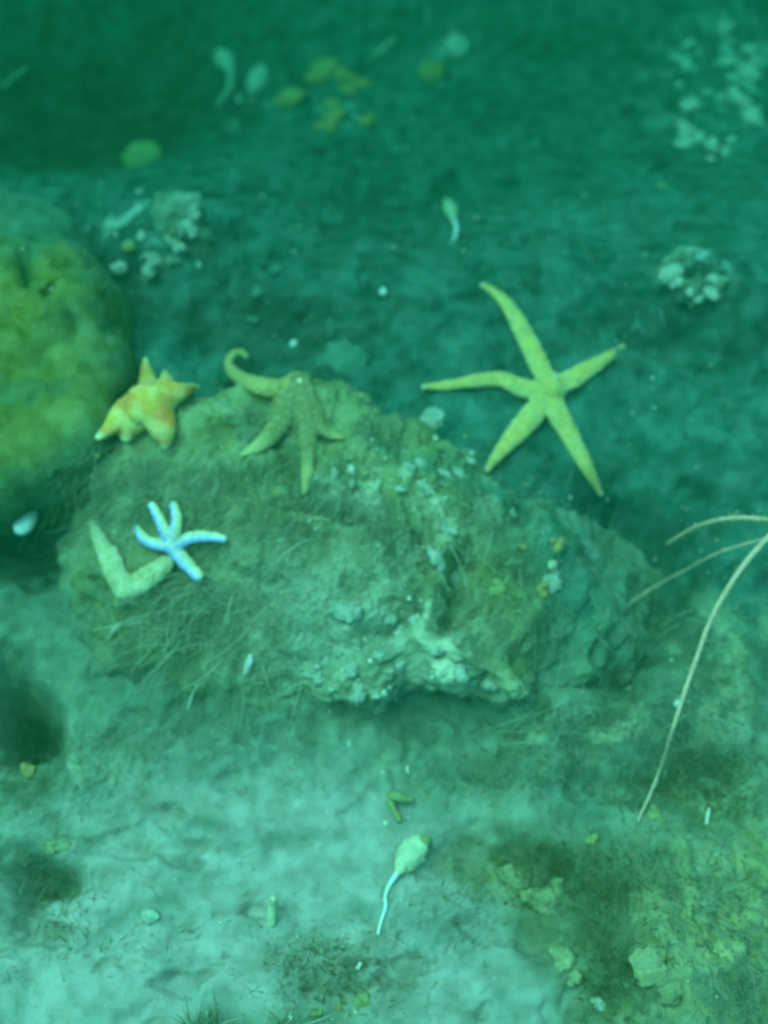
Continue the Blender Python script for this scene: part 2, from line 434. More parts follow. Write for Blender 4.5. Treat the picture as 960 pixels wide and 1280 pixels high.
# mustard sponge mass on the left
def sponge_col(W):
    c = np.tile(np.array([0.165, 0.165, 0.012]), (len(W), 1))
    c = blend(c, (0.06, 0.115, 0.028), 0.85 * mott(W, 9, -0.1, 0.45, 95))
    c = blend(c, (0.24, 0.23, 0.035), 0.7 * mott(W, 12, 0.1, 0.5, 96))
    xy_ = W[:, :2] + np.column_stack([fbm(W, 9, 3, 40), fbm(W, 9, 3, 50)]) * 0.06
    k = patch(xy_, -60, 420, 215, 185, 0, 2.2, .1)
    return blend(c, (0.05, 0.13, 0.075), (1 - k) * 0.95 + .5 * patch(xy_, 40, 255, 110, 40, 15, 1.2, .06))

def sponge_mesh():
    ol = [(-330, 330, .08, .3), (-180, 215, .05, .3), (-60, 205, .04, .3), (40, 232, .04, .3), (95, 285, .06, .25), (120, 350, .08, .15), (130, 430, .09, .1),
          (126, 510, .10, 0), (108, 560, .10, -.2), (60, 580, .10, -.3), (0, 592, .10, -.35), (-90, 600, .10, -.35), (-240, 560, .10, -.2), (-340, 450, .08, .2)]
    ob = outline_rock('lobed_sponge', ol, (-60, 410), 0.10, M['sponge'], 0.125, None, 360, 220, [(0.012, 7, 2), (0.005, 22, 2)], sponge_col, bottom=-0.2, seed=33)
    me = ob.data
    n = len(me.vertices); co = np.empty(n * 3, dtype=np.float32); me.vertices.foreach_get('co', co); W = co.reshape(-1, 3).astype(float)
    no = np.empty(n * 3, dtype=np.float32); me.vertex_normals.foreach_get('vector', no); N = no.reshape(-1, 3)
    q = W + np.column_stack([fbm(W, 10, 2, 7), fbm(W, 10, 2, 8), fbm(W, 10, 2, 9)]) * 0.035
    xyw = W[:, :2] + np.column_stack([fbm(W, 9, 2, 17), fbm(W, 9, 2, 18)]) * 0.016
    lobe = np.zeros(n)
    for bx_, by_, rx_, ry_, ro_, hh in [(12, 320, 30, 55, 10, .030), (62, 296, 34, 34, 0, .026), (100, 338, 30, 48, 25, .032), (58, 395, 40, 32, 0, .026), (8, 420, 36, 40, 0, .028), (116, 420, 26, 50, 0, .030),
                                       (82, 462, 36, 34, 20, .026), (30, 500, 36, 40, 0, .024), (100, 525, 32, 38, -10, .030), (50, 560, 46, 26, -10, .032), (-40, 360, 45, 60, 0, .03), (-50, 480, 50, 55, 0, .03), (-30, 255, 60, 40, 0, .02),
                                       (-20, 575, 50, 30, 0, .03), (-120, 320, 60, 60, 0, .03), (-130, 440, 60, 60, 0, .03), (-120, 550, 60, 50, 0, .03), (20, 250, 50, 30, 0, .016), (-220, 420, 70, 80, 0, .03)]:
        lobe = np.maximum(lobe, hh * patch(xyw, bx_, by_, rx_ * 1.15, ry_ * 1.15, ro_, 1.0, .12))
    hole = patch(xyw, 42, 345, 12, 22, 10, 1.2, .12) + patch(xyw, 68, 362, 6, 22, 25, 1.2, .12) + .6 * patch(xyw, 95, 392, 30, 6, -20, 1.2, .12)
    W += N * (lobe * 0.75 + 0.0035 * perlin(q, 30, 5) - 0.012 * np.clip(hole, 0, 1))[:, None]
    me.vertices.foreach_set('co', W.astype(np.float32).ravel()); me.update()
    return ob
sponge = sponge_mesh()
tag(sponge, 'big mustard green lobed sponge mass with folds and dark holes', 'sponge')

# ------------------------------------------------------------------ casting pixels onto the built ground
def tree(ob):
    me = ob.data
    n = len(me.vertices); co = np.empty(n * 3, dtype=np.float32); me.vertices.foreach_get('co', co)
    k = len(me.polygons); lt = np.empty(k, dtype=np.int32); me.polygons.foreach_get('loop_total', lt)
    ls = np.empty(len(me.loops), dtype=np.int32); me.loops.foreach_get('vertex_index', ls)
    polys = []; i = 0; lsl = ls.tolist()
    for t in lt.tolist():
        polys.append(lsl[i:i + t]); i += t
    return BVHTree.FromPolygons(co.reshape(-1, 3).tolist(), polys)
ki = idx[::2, ::2]; kq = np.stack([ki[:-1, :-1], ki[:-1, 1:], ki[1:, 1:], ki[1:, :-1]], -1).reshape(-1, 4)
TREES = [BVHTree.FromPolygons(V.tolist(), kq.tolist())] + [tree(o) for o in [rock, sponge] + rock_objs]

def cast(o, d, trees=TREES):
    best = None
    for t in trees:
        l, n, i, dist = t.ray_cast(Vector(o), Vector(d))
        if l is not None and (best is None or dist < best[2]):
            if n.dot(Vector(d)) > 0: n = -n
            best = (l, n, dist)
    return best

def hit(px, py):
    b = cast(CAM, ray(px, py))
    return (np.array(b[0]), np.array(b[1])) if b else (P(px, py), np.array([0, 0, 1.0]))

def scale_at(p):
    return KPX * float(np.dot(np.asarray(p) - CAM, FWD))      # metres per photo pixel at p

def above(px, py, up):
    """point on the ray through the pixel, 'up' metres above what the ray meets"""
    p, _ = hit(px, py)
    d = ray(px, py)
    return p + d * (up / d[2])

# ------------------------------------------------------------------ shape builders
def resample(pts, n, extra=None):
    pts = np.asarray(pts, float)
    # Catmull-Rom through the points
    Q = np.vstack([2 * pts[0] - pts[1], pts, 2 * pts[-1] - pts[-2]])
    out = []
    tt = np.linspace(0, len(pts) - 1 - 1e-6, n)
    for t in tt:
        i = int(t); f = t - i
        a, b, c, d = Q[i], Q[i + 1], Q[i + 2], Q[i + 3]
        out.append(0.5 * (2 * b + (c - a) * f + (2 * a - 5 * b + 4 * c - d) * f * f + (3 * b - a - 3 * c + d) * f ** 3))
    return np.array(out)

def tube(pts, rad, seg=10, flat=1.0, up=(0, 0, 1)):
    pts = np.asarray(pts, float); n = len(pts)
    rad = np.broadcast_to(np.asarray(rad, float), (n,))
    tan = np.gradient(pts, axis=0); tan /= np.linalg.norm(tan, axis=1)[:, None] + 1e-12
    V = []; up = np.asarray(up, float)
    side = np.cross(tan[0], up)
    if np.linalg.norm(side) < 0.1: side = np.array([1.0, 0, 0])
    for i in range(n):
        sd_ = np.cross(tan[i], up)
        if np.linalg.norm(sd_) > 0.25:
            sd_ /= np.linalg.norm(sd_)
            if sd_ @ side < 0: sd_ = -sd_
            side = sd_ if i == 0 else side * 0.4 + sd_ * 0.6
        side = side - tan[i] * (side @ tan[i]); side /= np.linalg.norm(side) + 1e-12
        u2 = np.cross(side, tan[i])
        a = np.linspace(0, 2 * math.pi, seg, endpoint=False)
        V.append(pts[i] + rad[i] * (np.cos(a)[:, None] * side + flat * np.sin(a)[:, None] * u2))
    V = np.vstack(V)
    ids = np.arange(n * seg).reshape(n, seg); nx_ = np.roll(ids, -1, 1)
    Fq = np.stack([ids[:-1], nx_[:-1], nx_[1:], ids[1:]], -1).reshape(-1, 4)
    c0, c1 = len(V), len(V) + 1
    V = np.vstack([V, pts[0] - tan[0] * rad[0] * 0.5, pts[-1] + tan[-1] * rad[-1] * 0.6])
    Ft = np.vstack([np.stack([nx_[0], ids[0], np.full(seg, c0)], -1), np.stack([ids[-1], nx_[-1], np.full(seg, c1)], -1)])
    return V, Fq, Ft

_ico = {}
def ico(sub):
    if sub not in _ico:
        bm = bmesh.new(); bmesh.ops.create_icosphere(bm, subdivisions=sub, radius=1.0)
        bm.verts.ensure_lookup_table()
        _ico[sub] = (np.array([v.co[:] for v in bm.verts]), np.array([[v.index for v in f.verts] for f in bm.faces])); bm.free()
    return _ico[sub]

def basis(n):
    n = np.asarray(n, float); n = n / np.linalg.norm(n)
    a = np.cross(n, [0.0, 1, 0.1]); a /= np.linalg.norm(a)
    return np.stack([a, np.cross(n, a), n], 1)

def lump_np(c, rad, n=(0, 0, 1), seed=0, amp=0.25, f=1.6, sub=4, rot=0.0):
    v, fc = ico(sub)
    d = 1 + amp * fbm(v, f, 3, seed)
    w = v * d[:, None] * np.asarray(rad)
    cr, sr = math.cos(rot), math.sin(rot)
    w = w @ np.array([[cr, sr, 0], [-sr, cr, 0], [0, 0, 1]])
    return np.asarray(c) + w @ basis(n).T, fc

def join(parts):
    Vs, Qs, Ts = [], [], []; k = 0
    for p in parts:
        Vs.append(p[0])
        for f in p[1:]:
            f = np.asarray(f)
            (Qs if f.shape[1] == 4 else Ts).append(f + k)
        k += len(p[0])
    return np.vstack(Vs), [np.vstack(a) for a in (Qs, Ts) if a]

# ------------------------------------------------------------------ sea stars
def sea_star(name, label, arms, disc, colfn, voxel=0.0022, flat=0.62, bump=(0.0010, 260), bed_in=0.35, lift=0.0, dome=0.8, slim=0.88):
    """arms: list of ([(px,py,lift)...], [radius px...]); every point is set on the ground it lies on"""
    parts = []; axes = []
    c, cn = hit(disc[0], disc[1])
    sc = scale_at(c)
    for pts, rad in arms:
        W = []
        for q in pts:
            W.append(above(q[0], q[1], lift + (q[2] if len(q) > 2 else 0.0)))
        W = np.array(W)
        r = np.asarray(rad) * sc * slim
        # the arm bridges small dips: ease the heights along it, kept on each pixel's ray
        for _ in range(2):
            for i in range(1, len(W) - 1):
                t = 0.5 * (W[i - 1][2] + W[i + 1][2])
                if W[i][2] < t:
                    d = ray(pts[i][0], pts[i][1]); W[i] = W[i] + d * ((0.5 * (t - W[i][2])) / d[2])
        rr = np.interp(np.linspace(0, 1, 40), np.linspace(0, 1, len(r)), r)
        S = resample(W, 40)
        S[:, 2] += rr * flat * bed_in
        parts.append(tube(S, rr, 14, flat)); axes.append((S, rr))
    cc = above(disc[0], disc[1], lift) + np.array([0, 0, disc[2] * sc * flat * 0.4])
    parts.append(lump_np(cc, (disc[2] * sc, disc[2] * sc, disc[2] * sc * dome), (0, 0, 1), 3, 0.08, 1.5, 3))
    V, F = join(parts)
    tmp = mesh_np('tmp', V, F)
    md = tmp.modifiers.new('r', 'REMESH'); md.mode = 'VOXEL'; md.voxel_size = voxel
    ms = tmp.modifiers.new('s', 'SMOOTH'); ms.factor = 0.5; ms.iterations = 4
    dg = bpy.context.evaluated_depsgraph_get()
    me = bpy.data.meshes.new_from_object(tmp.evaluated_get(dg))
    bpy.data.objects.remove(tmp)
    n = len(me.vertices); co = np.empty(n * 3, dtype=np.float32); me.vertices.foreach_get('co', co); W = co.reshape(-1, 3).astype(float)
    no = np.empty(n * 3, dtype=np.float32); me.vertex_normals.foreach_get('vector', no); N = no.reshape(-1, 3)
    # position on the arm: along (0..1) and across (0..1)
    best = np.full(n, 1e9); al = np.zeros(n); ac = np.zeros(n); arm = np.zeros(n, int)
    for k, (S, rr) in enumerate(axes):
        d2 = ((W[:, None, :] - S[None]) ** 2).sum(2)
        j = d2.argmin(1); d = np.sqrt(d2[np.arange(n), j])
        u = d < best
        best[u] = d[u]; al[u] = j[u] / 39.0; arm[u] = k
        tn = np.gradient(S, axis=0); tn /= np.linalg.norm(tn, axis=1)[:, None]
        sv = np.cross(tn, [0, 0, 1.0]); sv /= np.linalg.norm(sv, axis=1)[:, None] + 1e-9
        ac[u] = (((W - S[j]) * sv[j]).sum(1) / rr[j])[u]
    kn = perlin(W, bump[1], 5)
    W += N * (bump[0] * (np.clip(kn, -0.2, 1) + 0.5 * perlin(W, bump[1] * 2.1, 6)))[:, None]
    me.vertices.foreach_set('co', W.astype(np.float32).ravel())
    a = me.color_attributes.new('Col', 'FLOAT_COLOR', 'POINT')
    cl = np.ones((n, 4), dtype=np.float32); cl[:, :3] = colfn(W, al, ac, arm, kn)
    a.data.foreach_set('color', cl.ravel())
    me.polygons.foreach_set('use_smooth', np.ones(len(me.polygons), dtype=bool))
    me.materials.clear(); me.materials.append(M['star'])
    me.name = name
    root = empty(name, cc); tag(root, label, 'sea star', 'sea stars')
    me_o = bpy.data.objects.new('body', me); COL.objects.link(me_o); me_o.parent = root; me_o.matrix_parent_inverse = root.matrix_world.inverted()
    # rows of blunt spines down each arm and the sieve plate on the disc
    return root, axes, cc, sc, (W, N, al, ac)

def spines(root, data, m, n, size, seed):
    W, N, al, ac = data
    rg = np.random.default_rng(seed)
    ok = np.where((N[:, 2] > 0.1) & (al > 0.05))[0]
    if len(ok) == 0: return
    pick = rg.choice(ok, min(n, len(ok)), replace=False)
    v, f = ico(1)
    parts = [(W[i] + N[i] * size * 0.3 + v * size * rg.uniform(0.6, 1.2), f) for i in pick]
    V, F = join(parts)
    o = mesh_np('spines', V, F, m, root); o['kind'] = 'stuff'

m_spine = mat('spine_pale', (0.78, 0.68, 0.36), (0.55, 0.46, 0.2), scale=200, bump=0.0)
m_spine2 = mat('spine_tan', (0.50, 0.40, 0.16), (0.36, 0.28, 0.1), scale=200, bump=0.0)
m_plate = mat('sieve_plate', (0.75, 0.62, 0.34), (0.5, 0.4, 0.2), scale=300, bump=0.3)

def madreporite(root, cc, sc, dx, dy, r):
    p, n = cc + np.array([dx * sc, dy * sc, 0.0]), np.array([0, 0, 1.0])
    # ride on the body surface under it
    body = [c for c in root.children if c.name.startswith('body')][0]
    t = tree(body); b = t.ray_cast(Vector((p[0], p[1], 2)), Vector((0, 0, -1)))
    if b[0] is None: return
    V, F = lump_np(np.array(b[0]), (r, r, r * 0.5), np.array(b[1]), 4, 0.1, 2, 2)
    mesh_np('sieve_plate', V, F, m_plate, root)

def col_big(W, al, ac, arm, kn):
    c = np.tile(np.array([0.84, 0.47, 0.08]), (len(W), 1))
    c = blend(c, (0.48, 0.40, 0.14), 0.6 * smooth(0.0, 0.35, np.abs(ac)) * smooth(0, 0.6, np.clip(fbm(W, 60, 3, 4) + .3, 0, 1)))
    c = blend(c, (0.86, 0.72, 0.34), 0.6 * smooth(0.1, 0.6, kn))
    c = blend(c, (0.50, 0.40, 0.12), 0.65 * smooth(-0.1, 0.5, fbm(W, 110, 3, 9)) + 0.4 * smooth(0.25, 0.0, al))
    c = blend(c, (0.34, 0.29, 0.10), 0.45 * smooth(0.5, 0.0, np.abs(ac)) * smooth(0.0, 0.3, fbm(W, 45, 3, 19)))
    c = blend(c, (0.86, 0.72, 0.34), 0.5 * smooth(0.6, 0.95, np.abs(ac)))
    c = blend(c, (0.74, 0.42, 0.12), 0.55 * smooth(0.55, 0.95, al) * smooth(-0.9, 0.6, -ac))
    return blend(c, (0.84, 0.80, 0.62), 0.7 * smooth(0.96, 1.0, al))

g = sea_star('sea_star', 'large pale yellow sea star spread flat on bare dark seabed, five long arms', [
    ([(688, 487), (672, 455), (655, 420), (640, 392), (624, 372), (602, 355)], [14, 15.5, 14, 11.5, 9, 4]),
    ([(688, 487), (712, 477), (733, 464), (757, 449), (780, 432)], [12, 16, 13.5, 9, 3.5]),
    ([(688, 490), (698, 520), (713, 548), (732, 583), (752, 619)], [12, 16, 14, 10.5, 4]),
    ([(686, 491), (664, 522), (645, 544), (625, 566), (607, 590)], [13, 17.5, 15, 10, 4]),
    ([(686, 487), (656, 488), (626, 476), (590, 478), (558, 483), (527, 484)], [14, 15, 12.5, 10, 8, 4.5])], (688, 487, 20), col_big, lift=0.004)
spines(g[0], g[4], m_spine, 900, 0.0011, 1); madreporite(g[0], g[2], g[3], 5, 6, 0.005)

def col_tan(W, al, ac, arm, kn):
    c = np.tile(np.array([0.22, 0.19, 0.06]), (len(W), 1))
    c = blend(c, (0.20, 0.19, 0.09), 0.65 * smooth(0.25, 0.8, np.sin(ac * 9 + fbm(W, 40, 2, 3) * 2)) * smooth(0.75, 0.3, al))
    c = blend(c, (0.62, 0.50, 0.18), 0.8 * smooth(0.55, 0.9, al))
    c = blend(c, (0.62, 0.44, 0.12), 0.6 * (arm == 0))
    return blend(c, (0.7, 0.62, 0.4), 0.4 * smooth(0.2, 0.6, kn))

g = sea_star('sea_star', 'tan ridged sea star drooping over the boulder crest, one arm tip curled up', [
    ([(372, 482), (345, 487), (318, 482), (296, 470, .008), (286, 457, .022), (291, 444, .034), (302, 441, .036), (309, 448, .032)], [15, 16, 14, 10.5, 7, 7, 6.5, 5]),
    ([(372, 486), (357, 510), (347, 535), (325, 558), (300, 570)], [17, 20, 16, 12, 4]),
    ([(376, 486), (383, 515), (385, 545, -.004), (385, 575, -.004), (384, 595), (380, 618)], [15, 15, 14, 10, 9, 4]),
    ([(380, 484), (392, 512), (402, 535), (414, 544), (430, 548)], [13, 12, 10, 8, 4]),
    ([(374, 480), (380, 474, -.012), (384, 470, -.03)], [14, 10, 7])], (374, 484, 19), col_tan, lift=0.004)
spines(g[0], g[4], m_spine2, 500, 0.0010, 2); madreporite(g[0], g[2], g[3], 2, -4, 0.004)

def col_orange(W, al, ac, arm, kn):
    c = np.tile(np.array([0.84, 0.42, 0.06]), (len(W), 1))
    c = blend(c, (0.85, 0.24, 0.04), 0.85 * smooth(-0.5, 0.5, fbm(W, 34, 3, 14) + 0.05))
    c = blend(c, (0.80, 0.74, 0.30), 0.45 * smooth(0.1, 0.6, fbm(W, 30, 3, 24)))
    return blend(c, (0.82, 0.72, 0.34), smooth(0.8, 1.0, al))

g = sea_star('sea_star', 'orange and yellow webbed sea star humped over the boulder corner', [
    ([(188, 508), (210, 497), (230, 489), (248, 484, .004)], [24, 20, 10, 3]),
    ([(190, 510), (200, 528), (206, 545), (207, 562)], [24, 20, 14, 4]),
    ([(182, 512), (168, 528), (160, 540), (156, 552)], [24, 20, 14, 6]),
    ([(178, 508), (157, 520), (140, 536), (122, 549)], [22, 18, 11, 4]),
    ([(190, 500), (186, 484, .004), (183, 466, .016), (182, 448, .028)], [20, 13, 8, 3]),
    ([(200, 498), (208, 482, .004), (206, 466, .012)], [18, 11, 4])], (186, 510, 30), col_orange, lift=0.006, dome=0.62, flat=0.75, slim=1.05)
spines(g[0], g[4], m_spine, 200, 0.0009, 3)

def col_fawn(W, al, ac, arm, kn):
    c = np.tile(np.array([0.58, 0.52, 0.28]), (len(W), 1))
    c = blend(c, (0.44, 0.38, 0.16), 0.6 * smooth(0.0, 0.5, fbm(W, 50, 3, 4)))
    return blend(c, (0.74, 0.66, 0.36), 0.4 * smooth(0.2, 0.6, kn))

g = sea_star('sea_star', 'fawn sea star bent in a V down the boulder side under the small white star', [
    ([(158, 738), (143, 715), (132, 690), (122, 668, .004), (114, 652, .006)], [14, 13, 11, 8, 4]),
    ([(158, 738), (176, 730), (194, 717), (214, 700, .002)], [14, 15, 14, 9]),
    ([(152, 726), (148, 705, .004), (142, 682, .008)], [10, 7, 3]),
    ([(158, 740), (150, 752, -.012), (142, 760, -.03)], [13, 9, 5]),
    ([(162, 740), (172, 750, -.012), (180, 756, -.03)], [13, 9, 5])], (158, 738, 15), col_fawn, lift=0.006, slim=1.08)
spines(g[0], g[4], m_spine2, 300, 0.0009, 4)

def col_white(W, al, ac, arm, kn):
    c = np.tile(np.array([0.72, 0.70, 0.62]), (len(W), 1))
    c = blend(c, (0.34, 0.46, 0.88), 0.85 * smooth(0.2, 0.75, np.where(np.isin(arm, (3, 4)), ac, -ac)))  # blue side of the water's colour fringe, painted into the arm colour
    c = blend(c, (0.86, 0.74, 0.30), 0.85 * smooth(0.0, 0.5, np.where(np.isin(arm, (3, 4)), -ac, ac)) * smooth(0.1, 0.4, al))  # yellow side of the same painted fringe, on the opposite flank
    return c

g = sea_star('sea_star', 'small white sea star, blue and yellow light fringe painted on its arms, resting on the fawn one', [
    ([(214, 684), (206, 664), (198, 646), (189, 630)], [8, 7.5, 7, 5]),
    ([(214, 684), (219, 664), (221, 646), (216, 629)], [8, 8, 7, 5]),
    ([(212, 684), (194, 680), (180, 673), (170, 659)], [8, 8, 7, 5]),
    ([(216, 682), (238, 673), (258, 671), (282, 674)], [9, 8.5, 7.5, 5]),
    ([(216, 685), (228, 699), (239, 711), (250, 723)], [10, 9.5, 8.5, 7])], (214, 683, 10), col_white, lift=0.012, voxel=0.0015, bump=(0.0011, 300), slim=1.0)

# ------------------------------------------------------------------ stalked sea squirts
def squirt(label, body, rad, stalk, srad, mb='squirt', ms='stalk', lift=0.006, group='stalked sea squirts'):
    B = np.array([above(x, y, lift + (0.006 if i < 2 else 0.002)) for i, (x, y) in enumerate(body)])
    S = np.array([above(x, y, 0.003) for x, y in stalk])
    S = np.vstack([B[-1], S])
    sc = scale_at(B[0])
    n = 28
    rr = np.interp(np.linspace(0, 1, n), np.linspace(0, 1, len(rad)), rad) * sc
    Bs = resample(B, n)
    V, Q, T = tube(Bs, rr, 18, 0.8)
    V = V + (fbm(V, 90, 3, int(body[0][0])) * 0.0045)[:, None] * np.array([0.6, 0.6, 1])
    root = empty('stalked_sea_squirt', S[-1]); tag(root, label, 'sea squirt', group)
    bo = mesh_np('body', V, [Q, T], M[mb], root)
    V, Q, T = tube(Bs[:2] - np.array([[0, 0, 0], [0, 0, 0]]) , rr[0] * 0.35, 10, 1.0)
    V, f = lump_np(Bs[0] + (Bs[0] - Bs[3]) * 0.5, (rr[0] * .7,) * 3, (0, 0, 1), 5, .15, 2, 2)
    mesh_np('siphon', V, f, M['yellow'], bo)
    Ss = resample(S, 30)
    V, Q, T = tube(Ss, np.linspace(srad * 1.3, srad * 0.7, 30) * sc, 8)
    mesh_np('stalk', V, [Q, T], M[ms], root)

squirt('pale egg shaped sea squirt on the silt with a long white kinked stalk', [(530, 1053), (517, 1064), (506, 1078), (497, 1091)], [12, 18, 16, 4], [(487, 1106), (482, 1122), (482, 1134), (477, 1150), (472, 1168)], 2.6)
squirt('tiny pale sea squirt on dark seabed beyond the big yellow star, stalk bent', [(560, 254), (563, 264), (566, 273)], [6, 8, 3], [(570, 282), (570, 292), (567, 300)], 1.8)
squirt('pale blue green sea squirt drooping by the dark hollow, stalk trailing', [(275, 68), (282, 77), (288, 88)], [9, 13, 6], [(289, 102), (284, 116), (272, 132)], 4, 'crust', 'crust')
squirt('mottled pale sea squirt beside the drooping one at the dark hollow', [(327, 88), (322, 102), (317, 116)], [9, 14, 9], [(315, 122), (312, 127)], 3, 'crust', 'crust')

# ------------------------------------------------------------------ sea whips arching in from the side
def whip(label, pts, r0, r1, seed, knob=0.15):
    W = np.array([above(x, y, u) for x, y, u in pts])
    S = resample(W, 110)
    t = np.linspace(0, 1, 110)
    rr = (r0 + (r1 - r0) * t) * (1 + knob * perlin(np.column_stack([t * 60, t * 0, t * 0]), 1, seed))
    V, Q, T = tube(S, rr, 9)
    root = empty('sea_whip', S[0]); tag(root, label, 'sea whip', 'sea whips')
    mesh_np('stem', V, [Q, T], M['whip'], root)
    rg = np.random.default_rng(seed)
    parts = []
    for i in range(420):                                   # polyp fuzz along the stem
        j = rg.integers(2, 106); d = rg.normal(size=3); d /= np.linalg.norm(d)
        a = S[j] + d * rr[j] * 0.8; b = a + d * rr[j] * rg.uniform(0.5, 1.3)
        parts.append(tube(np.array([a, b]), [0.0006, 0.0003], 3))
    V, F = join(parts)
    o = mesh_np('polyps', V, F, M['whip'], root); o['kind'] = 'stuff'

whip('long tan sea whip arching down to the brown weed', [(1130, 560, .0), (1060, 590, .10), (960, 672, .17), (900, 752, .16), (868, 830, .13), (843, 905, .09), (822, 970, .045), (797, 1027, .003)], .0038, .0015, 1)
whip('short thick sea whip whose tip bends over the dark gap beside the boulder', [(1140, 690, .0), (1050, 660, .09), (960, 650, .15), (915, 648, .15), (872, 658, .13), (834, 680, .10)], .0034, .0022, 2)
whip('thin faint knobbly sea whip crossing the dark gap low beside the boulder', [(1090, 700, .0), (1010, 668, .05), (915, 685, .07), (850, 716, .06), (800, 745, .035), (749, 786, .004)], .0018, .0011, 3, .6)

# ------------------------------------------------------------------ sponges, shells and other single things
def lump(name, label, cat, px, py, r, m, group=None, h=0.6, amp=0.28, f=1.7, up=0.25, sub=4, asp=1.0, rot=0.0, pores=0):
    p, n = hit(px, py)
    sc = scale_at(p); n = n * 0.4 + np.array([0, 0, 0.6]); n /= np.linalg.norm(n)
    rx = r * sc
    c = p + n * rx * h * up
    sd0 = int(px * 3 + py)
    if m in ('crust', 'yellow', 'ochre', 'dull', 'near') and 'ball' not in name:
        rg_ = np.random.default_rng(sd0); B = basis(n); pr = []
        cr, sr = math.cos(rot), math.sin(rot)
        for q in range(5):                                   # knobbly growth: several fused lobes
            u, w_ = (rg_.normal(size=2) * 0.42 * (q > 0))
            k = rg_.uniform(.42, .8) * (1.0 if q else 1.15)
            ox, oy = u * asp, w_
            pr.append(lump_np(c + B @ np.array([(cr * ox - sr * oy) * rx, (sr * ox + cr * oy) * rx, 0]), (rx * asp * k, rx * k, rx * h * k * 1.1), n, sd0 + q * 7, amp * 1.3, f * 1.2, 3, rot + rg_.normal() * .5))
        V, F = join(pr)
    else:
        V, F = lump_np(c, (rx * asp, rx, rx * h), n, sd0, amp, f, sub, rot)
    if 'rusty' in label or 'cluster on' in label:            # say size and shape, so look-alikes can be told apart
        size = 'tiny' if r < 7.5 else 'small' if r < 9.5 else 'middling' if r < 12.5 else 'large'
        shape = 'narrow' if asp < .65 else 'upright' if asp < .95 else 'rounded' if asp < 1.15 else 'broad'
        label = '%s %s %s' % (size, shape, label)
    o = mesh_np(name, V, F, M[m]); tag(o, label, cat, group)
    return o

lump('ball_sponge', 'round yellow green ball sponge at the edge of the dark hollow', 'sponge', 180, 203, 27, 'yellow', 'small sponges', h=.7, amp=.12)
lump('ball_sponge', 'tiny yellow ball sponge beside the pale edged stone', 'sponge', 161, 308, 8, 'yellow', 'small sponges')
lump('ball_sponge', 'dim ochre round sponge apart from the ochre cluster', 'sponge', 364, 125, 17, 'ochre', 'small sponges', h=.5)
lump('ball_sponge', 'ochre round sponge on the far dark slope under a thin pale tube', 'sponge', 540, 92, 15, 'ochre', 'small sponges')
lump('ball_sponge', 'pale greenish sponge lump on the far dark slope', 'sponge', 571, 62, 19, 'crust', 'small sponges', asp=.8)
for px, py, r, a in [(408, 88, 17, 1.5), (428, 98, 15, .8), (455, 108, 14, .8), (440, 118, 12, 1), (416, 134, 10, 1), (418, 152, 15, 1.2), (462, 152, 11, 1), (402, 158, 8, 1)]:
    lump('crust_sponge', 'ochre sponge lump in the cluster on the far slope', 'sponge', px, py, r, 'ochre', 'ochre sponge cluster', asp=a, amp=.4, f=2.2, h=.5, rot=R.random() * 3)

# pale encrusting growth: single clumps one can pick out
for px, py, r, a, ro in [(866, 132, 15, .7, .5), (882, 115, 6, 1, 0), (859, 56, 9, 1, 0), (846, 72, 6, 1, 0), (850, 105, 7, .8, 0), (907, 36, 15, .45, -.8),
                         (919, 58, 11, 1, 0), (938, 62, 10, 1, 0), (946, 78, 10, .7, 0), (912, 80, 11, 1.6, .3), (937, 92, 14, 1.1, .4), (922, 126, 20, .5, .2), (940, 146, 16, .8, 0),
                         (860, 164, 11, 1.3, 0), (874, 175, 9, 1, 0), (890, 180, 12, .6, 0), (856, 182, 12, 1.5, 0), (888, 200, 9, .7, 0), (908, 192, 9, .6, 0), (915, 176, 6, 1, 0)]:
    lump('crust_clump', 'pale crusty growth on the far silt slope, one of a scattered colony', 'crust', px, py, r, 'crust', 'pale crust colony on the slope', h=.35, amp=.5, f=2.3, asp=a, rot=ro, up=.1)
for px, py, r, a, ro in [(838, 343, 11, 1.6, .6), (848, 353, 8, 1, 0), (863, 364, 7, .8, .3), (890, 362, 10, .9, .4), (895, 350, 10, 1, 0), (872, 374, 6, 1, 0)]:
    lump('crust_clump', 'pale crusty growth on the silt dusted stone', 'crust', px, py, r, 'crust', 'pale crust on the silted stone', h=.4, amp=.5, f=2.3, asp=a, rot=ro, up=.1)
for px, py, r, a, ro in [(243, 272, 9, .7, .5), (238, 286, 9, 1, 0), (214, 304, 11, 1.4, -.4), (195, 325, 11, 1, .8), (178, 297, 7, 1, 0), (150, 332, 8, 1, 0), (186, 340, 9, 1, 0)]:
    lump('crust_clump', 'pale crusty growth along the stone near the mustard sponge', 'crust', px, py, r, 'crust', 'pale crust near the mustard sponge', h=.45, amp=.5, f=2.3, asp=a, rot=ro, up=.1)
for px, py, r, a, ro in [(436, 768, 13, 1.2, 0), (520, 777, 10, .8, .4), (500, 790, 8, 1.1, .3), (545, 815, 10, .8, .4), (572, 840, 9, 1.3, -.5), (446, 866, 11, 1, 0), (470, 868, 8, 1, 0), (497, 833, 9, .8, .5),
                         (440, 840, 9, 1, 0), (396, 846, 8, 1, 0), (408, 828, 8, 1, 0), (590, 852, 9, 1.2, 0), (612, 858, 8, 1.2, 0), (490, 775, 7, 1, .2), (425, 815, 8, 1.2, 0), (475, 820, 8, .8, 0)]:
    lump('crust_clump', 'pale crusty lump along the front lip of the boulder', 'crust', px, py, r, 'crust', 'pale crust on the boulder lip', h=.6, amp=.5, f=2.0, asp=a, rot=ro, up=.1)
